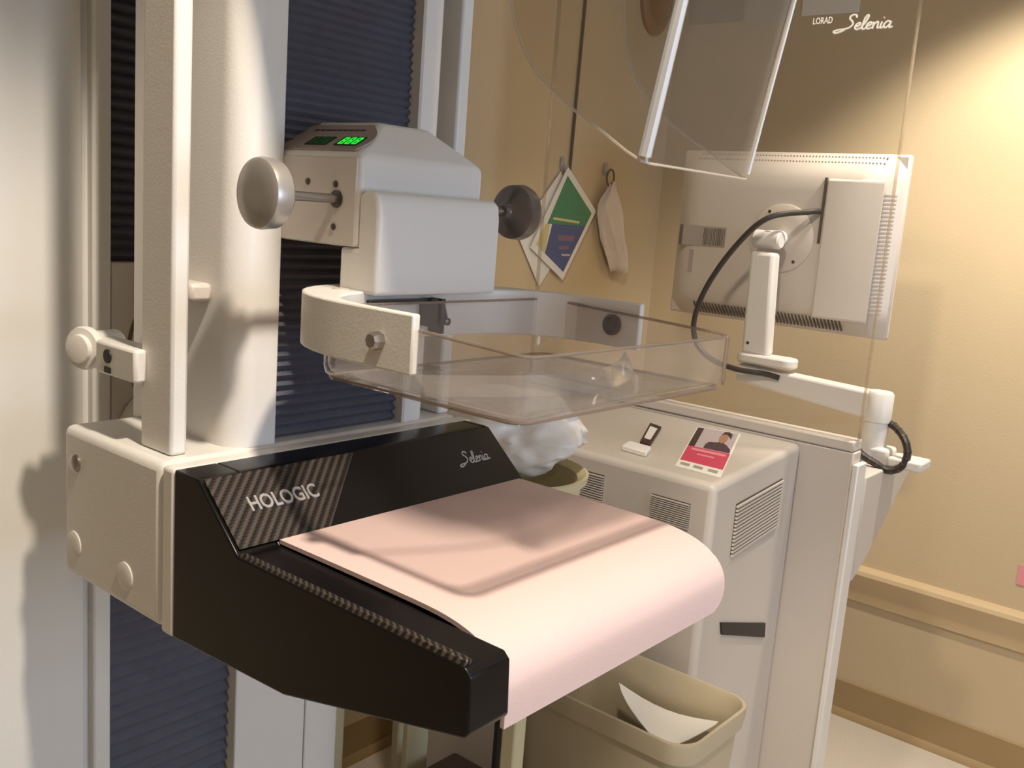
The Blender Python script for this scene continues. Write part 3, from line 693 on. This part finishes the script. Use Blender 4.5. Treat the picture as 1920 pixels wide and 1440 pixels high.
while y > 1.19:
    wd = random.uniform(.0012, .0035); box(bm, back(1.25, -.02) - .0016, back(1.25, -.02) - .0010, y - wd, y, -.048, -.004); y -= wd + random.uniform(.0015, .003)
stuff(obj('barcode_bars', bm, 'bar', lb_, smooth=False))
obj('barcode_block', box(BM(), back(1.25, -.02) - .0016, back(1.25, -.02) - .0010, 1.312, 1.322, -.052, .0005), 'bar', lb_, smooth=False)
obj('serial_strip', box(BM(), back(1.29, -.09) - .0012, back(1.29, -.09) + .002, 1.275, 1.287, -.120, -.062), 'label', mon, smooth=False)
for z in (.11, -.175): obj('latch_slot', box(BM(), back(.812, z) - .0014, back(.812, z) + .002, .812, .818, z - .014, z + .014), 'dsteel', sh, smooth=False)

arm = mon
AX = 2.205
obj('tilt_pivot', tube(BM(), [(pf - .002, 1.035, -.016), (AX - .012, 1.035, -.016)], .019, 20), 'white', arm, .003)
obj('tilt_head', lathe(BM(), (AX, 1.072, -.020), (0, -1, 0), [(0, .018), (.004, .022), (.066, .022), (.070, .018)], 24), 'white', arm)
bm = BM(); prism(bm, [(1.068, -.050), (1.005, -.050), (.992, -.30), (1.062, -.30)], 'X', AX - .028, AX + .012)
up_ = obj('upright_link', bm, 'white', arm, .010, 3)
for z in (-.272, -.305): obj('link_screw', lathe(BM(), (AX - .0282, 1.045, z), (-1, 0, 0), [(0, .004), (.001, .0038), (.0012, .001)], 12), 'dsteel', up_)
obj('elbow_cap', prism(BM(), rrect(AX - .035, AX + .025, .925, 1.075, .025), 'Z', -.322, -.297), 'white', arm, .006)
bm = BM(); hexa(bm, [(AX - .022, 1.07, -.372), (AX + .022, 1.07, -.372), (AX + .022, .72, -.405), (AX - .022, .72, -.405), (AX - .022, 1.07, -.326), (AX + .022, 1.07, -.326), (AX + .022, .72, -.340), (AX - .022, .72, -.340)])
obj('extension_link', bm, 'white', arm, .008, 3)
obj('base_post', lathe(BM(), (AX, .720, -.502), (0, 0, 1), [(0, .034), (.03, .030), (.055, .028), (.095, .028), (.0955, .030), (.158, .030), (.164, .026)], 32), 'white', arm)
obj('post_foot', box(BM(), AX - .03, AX + .03, .674, .735, -.502, -.462), 'white', arm, .008, 3)
obj('clamp_arm', box(BM(), 2.165, 2.235, .598, .6735, -.498, -.474), 'white', arm, .006, 3)
vc = tag(obj('monitor_cable', tube(BM(), spline([(cv - .004, .945, .055), (cv - .03, .958, .052), (AX - .05, 1.02, .030), (AX - .058, 1.09, -.04), (AX - .055, 1.155, -.14), (AX - .05, 1.185, -.225), (AX - .05, 1.175, -.285), (AX - .05, 1.13, -.322), (AX - .046, 1.06, -.338), (AX - .030, .99, -.340), (AX - .024, .955, -.345)]), .0068, 10), 'cable', None), 'thick black cable arching from the back of the monitor', 'cable')
lp = thing('looped_cable', (AX, .68, -.50), 'black ribbed cable loop at the foot of the monitor arm', 'cable')
pts = spline([(AX + .012, .700, -.408), (AX - .005, .676, -.412), (AX - .02, .648, -.432), (AX - .03, .634, -.462), (AX - .038, .640, -.490), (AX - .046, .665, -.504), (AX - .052, .695, -.492), (AX - .052, .725, -.480), (AX - .048, .742, -.468)], 6)
obj('sheath', tube(BM(), pts, .0085, 10), 'cable', lp)
bm = BM()
for i in range(2, len(pts) - 2, 3):
    d = (pts[i + 1] - pts[i - 1]).normalized(); lathe(bm, pts[i] - d * .002, d, [(0, .0092), (.004, .0092)], 10)
stuff(obj('sheath_rings', bm, 'dsteel', lp))
cb = tag(obj('hanging_cable', tube(BM(), spline([(2.13, .78, -.745), (2.13, .744, -.782), (2.13, .728, -.806), (2.13, .716, -.826), (2.13, .716, -.850), (2.13, .726, -.886), (2.13, .737, -.923), (2.13, .76, -.98)]), .009, 8), 'cable', None), 'black cable hanging in a loop behind the console edge', 'cable')

# ================================================================== WASTE BIN
bn = thing('waste_bin', (1.37, .81, FL), 'open cream waste bin standing in front of the console', 'waste bin')
bz = -.80
def binring(d, z): return [(x, y, z) for x, y in rrect(1.258 + d, 1.492 - d, .622 + d, .985 - d, max(.045 - d * .5, .012), 7)]
lev = [binring(.045, FL), binring(.012, bz - .07), binring(.011, bz - .04), binring(.003, bz - .036), binring(0, bz - .012), binring(.001, bz), binring(.006, bz + .001), binring(.010, bz - .006), binring(.016, bz - .05), binring(.045, FL + .012)]
bm = BM(); R_ = [[bm.verts.new(p) for p in L] for L in lev]; N = len(R_[0])
for a, b in zip(R_, R_[1:]):
    for k in range(N): bm.faces.new((a[k], a[(k + 1) % N], b[(k + 1) % N], b[k]))
bm.faces.new(R_[0][::-1]); bm.faces.new(R_[-1])
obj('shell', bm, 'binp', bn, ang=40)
bm = BM()
Lc = spline([(1.2945, .716, -.8165), (1.325, .752, -.824), (1.372, .803, -.834), (1.420, .848, -.843), (1.4560, .876, -.850)], 3)
Rc = spline([(1.318, .6545, -.8155), (1.352, .6535, -.8185), (1.390, .655, -.824), (1.425, .660, -.832), (1.4520, .668, -.840)], 3)
g = [[p.lerp(q, j / 8) + Vector((0, 0, -.016 * math.sin(math.pi * j / 8))) for j in range(9)] for p, q in zip(Lc, Rc)]
for s_ in (0, -.001):
    gv_ = [[bm.verts.new(v + Vector((0, 0, s_))) for v in r_] for r_ in g]
    for i in range(len(g) - 1):
        for j in range(8): bm.faces.new((gv_[i][j], gv_[i + 1][j], gv_[i + 1][j + 1], gv_[i][j + 1]))
pp = tag(obj('waste_paper', bm, 'paper', None), 'sheet of white paper inside the cream waste bin', 'paper')

# ================================================================== CART WITH TUB AND BAG (behind the platform)
ct = thing('utility_stand', (1.17, 1.03, FL), 'cream utility stand with upright posts half hidden behind the platform', 'stand')
cz = -.52
for x, y, hw in ((1.105, .845, .014), (1.222, 1.213, .010), (1.09, 1.25, .014)):
    obj('post', box(BM(), x - hw, x + hw, y - hw, y + hw, FL + .06, cz - .018), 'creamy', ct, .004)
    obj('caster', lathe(BM(), (x - .012, y, FL + .03), (1, 0, 0), [(0, .026), (.002, .03), (.022, .03), (.024, .026)], 20), 'blackm', ct)
obj('side_panel', box(BM(), 1.150, 1.205, 1.118, 1.132, FL + .09, cz - .018), 'creamy', ct, .003)
obj('support_rod', tube(BM(), [(1.145, .900, FL + .09), (1.145, .900, cz - .018)], .013, 14), 'blackm', ct)
for z in (cz, FL + .09): obj('shelf', box(BM(), 1.06, 1.24, .815, 1.29, z - .018, z), 'creamy', ct, .004)
tag(obj('storage_box', box(BM(), 1.10, 1.232, .935, 1.075, FL + .0905, -.985), 'hair', None, .006), 'dark brown box on the lower shelf of the cream stand', 'box')
tb = thing('tub', (1.17, .965, cz), 'pale yellow round tub on the stand behind the platform', 'tub')
bm = BM(); n = 40; R_ = []
for r_, z in ((.085, cz + .0005), (.112, -.435), (.113, -.418), (.122, -.416), (.1235, -.405), (.119, -.4035), (.106, -.412), (.080, cz + .01)):
    R_.append([bm.verts.new((1.175 + r_ * math.cos(2 * math.pi * k / n), .945 + r_ * math.sin(2 * math.pi * k / n), z)) for k in range(n)])
for a, b in zip(R_, R_[1:]):
    for k in range(n): bm.faces.new((a[k], a[(k + 1) % n], b[(k + 1) % n], b[k]))
bm.faces.new(R_[0][::-1]); bm.faces.new(R_[-1]); obj('bowl', bm, 'creamy', tb, ang=40)
# crumpled white bag spilling over the tub
bm = BM(); bmesh.ops.create_icosphere(bm, subdivisions=5, radius=1)
for v in bm.verts:
    q = v.co.copy(); k_ = 1 + .26 * mn.noise(q * 1.4 + Vector((3, 1, 7))) + .12 * (1 - abs(mn.noise(q * 2.6 + Vector((1, 5, 2)))) * 2) - .08 + .02 * mn.noise(q * 7)
    v.co = Vector((1.19 + q.x * .105 * k_, .962 + q.y * .130 * k_, -.341 + q.z * .061 * k_))
tag(obj('crumpled_bag', bm, 'bag', None, ang=50), 'crumpled white plastic bag in the tub behind the black panel', 'bag')

# ================================================================== THINGS ON THE WALLS
def onback(x, z, d=0): return Vector((x, YB - d, z))
def wallplate(name, pts, d0, th, mat, parent=None, bevel=0.):
    return obj(name, quadplate(BM(), [onback(x, z, d0) for x, z in pts], (0, -1, 0), th), mat, parent, bevel, smooth=False)
tag(obj('pull_cord', tube(BM(), [(2.4135, YB - .006, CEIL), (2.405, YB - .006, .6), (2.396, YB - .007, .132)], .0042, 8), 'cord', None), 'thin dark cord running down the yellow wall to the hanging card', 'cord')
def hook(x, z, label):
    h = thing('wall_hook', (x, YB, z), label, 'hook', 'clear adhesive hooks')
    obj('hook_base', prism(BM(), rrect(x - .011, x + .011, z - .018, z + .022, .009), 'Y', YB - .005, YB), 'hookm', h, .001)
    obj('hook_arm', tube(BM(), spline([(x, YB - .004, z - .004), (x, YB - .012, z - .012), (x, YB - .021, z - .010), (x, YB - .022, z + .001)]), .003, 8), 'hookm', h)
hook(2.362, .150, 'clear adhesive hook holding the green and blue card'); hook(2.588, .152, 'clear adhesive hook holding the hanging film bundle')
# white plastic sleeve behind, printed card in front
tag(wallplate('plastic_sleeve', [(2.290, -.215), (2.172, -.065), (2.352, .128), (2.470, -.020)], .004, .003, 'paper', None), 'white sleeve hanging askew behind the green and blue card', 'sleeve')
cd = thing('printed_card', (2.384, YB - .012, -.19), 'diamond-hung card printed green above blue on the yellow wall', 'card')
T_ = Vector((2.3749, .1294)); R2 = Vector((2.5254, .0159)); B_ = Vector((2.3935, -.1805)); L_ = Vector((2.2384, -.094))
cc = (T_ + R2 + B_ + L_) / 4
def cq(nm, P, d, mat, th=.0008): return wallplate(nm, [(p.x, p.y) for p in P], d, th, mat, cd)
big = [cc + (p - cc) * 1.10 for p in (B_, L_, T_, R2)]
cq('backing_sheet', big, .0135, 'paper', .002)
b2, l2, t2, r2 = [cc + (p - cc) * .93 for p in (B_, L_, T_, R2)]
ml = l2.lerp(t2, .30); mr = r2.lerp(b2, .22); ll = l2.lerp(b2, .32)
cq('green_print', (ml.lerp(mr, .04), t2, r2, mr), .0156, 'green')
cq('blue_print', (b2, ll.lerp(ml, .0), ml.lerp(mr, .16), mr), .0156, 'blue')
cq('yellow_print', (ll, l2, ml, ml.lerp(mr, .10)), .0156, 'yellowp')
for k, (mt, a, b, e0, e1) in enumerate((('mauve', .22, .34, .15, .8), ('mauve', .44, .52, .1, .7), ('lilac', .62, .66, .2, .9))):
    p0 = ml.lerp(b2, a); p1 = mr.lerp(b2, a); p2 = ml.lerp(b2, b); p3 = mr.lerp(b2, b)
    cq('print_line', (p0.lerp(p1, e0 + .1), p0.lerp(p1, e1), p2.lerp(p3, e1), p2.lerp(p3, e0 + .1)), .0166, mt, .0004)
for k in range(3):
    p0 = ml.lerp(t2, .10 + k * .16); p1 = mr.lerp(r2, .10 + k * .3); cq('print_line', (p0.lerp(p1, .12), p0.lerp(p1, .8), p0.lerp(p1, .8) + Vector((.004, .007)), p0.lerp(p1, .12) + Vector((.004, .007))), .0166, 'yellowp' if k == 0 else 'green', .0004)
# hanging bundle of folded film
hb = thing('film_bundle', (2.63, YB - .03, -.18), 'bundle of milky plastic film hanging by a ring beside the printed card', 'bundle')
obj('ring', tube(BM(), [(2.590 + .020 * math.cos(a * math.pi / 10), YB - .024, .128 + .026 * math.sin(a * math.pi / 10)) for a in range(21)], .003, 8), 'cord', hb)
bm = BM(); secs = [(.112, 2.596, .010, .008), (.100, 2.594, .014, .009), (.085, 2.592, .024, .013), (.060, 2.588, .044, .019), (.040, 2.588, .054, .022), (.015, 2.594, .056, .024), (-.02, 2.606, .054, .025), (-.06, 2.622, .052, .027), (-.10, 2.642, .050, .025), (-.135, 2.658, .048, .022), (-.158, 2.668, .044, .018), (-.168, 2.672, .038, .010)]
R_ = []
for z, x, a, b in secs:
    R_.append([bm.verts.new((x + a * math.cos(2 * math.pi * k / 24) * (1 + .10 * math.sin(5 * 2 * math.pi * k / 24 + z * 14) + .10 * mn.noise(Vector((z * 22, k * .5, 3)))), YB - .032 + b * math.sin(2 * math.pi * k / 24) * (1 + .45 * math.sin(7 * 2 * math.pi * k / 24 + z * 9)), z - .16 * a * math.cos(2 * math.pi * k / 24) * (1 if z < -.1 else 0) + .006 * math.cos(2 * math.pi * k / 24 * 3))) for k in range(24)])
for a, b in zip(R_, R_[1:]):
    for k in range(24): bm.faces.new((a[k], a[(k + 1) % 24], b[(k + 1) % 24], b[k]))
bm.faces.new(R_[0][::-1]); bm.faces.new(R_[-1]); obj('film', bm, 'film', hb, ang=60)
# brown wooden ornament near the ceiling corner
od = thing('wall_ornament', (2.78, YB, .6), 'brown wooden oval ornament high on the wall near the corner', 'ornament')
bm = BM(); n = 32; R_ = []
for s_, d in ((1, 0), (1, .012), (.92, .020), (.75, .024), (.70, .020), (.3, .020)):
    R_.append([bm.verts.new((2.785 + .088 * s_ * math.cos(2 * math.pi * k / n), YB - d, .72 + .125 * s_ * math.sin(2 * math.pi * k / n))) for k in range(n)])
for a, b in zip(R_, R_[1:]):
    for k in range(n): bm.faces.new((a[k], a[(k + 1) % n], b[(k + 1) % n], b[k]))
bm.faces.new(R_[-1]); bm.faces.new(R_[0][::-1]); obj('plaque', bm, 'wood', od, ang=40)
# notices on the right wall near the top of the picture
def note(name, y0, y1, z0, z1, mat, label, rows):
    t_ = thing(name, (XR, (y0 + y1) / 2, z0), label, 'notice', None)
    obj('sheet', box(BM(), XR - .0025, XR - .0003, y0, y1, z0, z1), mat, t_, smooth=False)
    bm = BM()
    for k in range(rows):
        z = z1 - .03 - k * .022; box(bm, XR - .0031, XR - .0024, y0 + .02, y1 - .02 - random.uniform(0, .05), z - .004, z)
    stuff(obj('printed_lines', bm, 'label', t_, smooth=False))
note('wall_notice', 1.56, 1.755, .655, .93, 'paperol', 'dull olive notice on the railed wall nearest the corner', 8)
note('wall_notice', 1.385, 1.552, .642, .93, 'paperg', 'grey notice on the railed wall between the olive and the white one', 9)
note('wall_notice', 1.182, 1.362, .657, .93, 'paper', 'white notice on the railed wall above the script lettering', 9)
tag(obj('pink_note', box(BM(), XR - .003, XR - .0004, .43, .5125, -.925, -.868), 'lmagenta', None, smooth=False), 'small pink note stuck on the wall above the bumper rail', 'note')
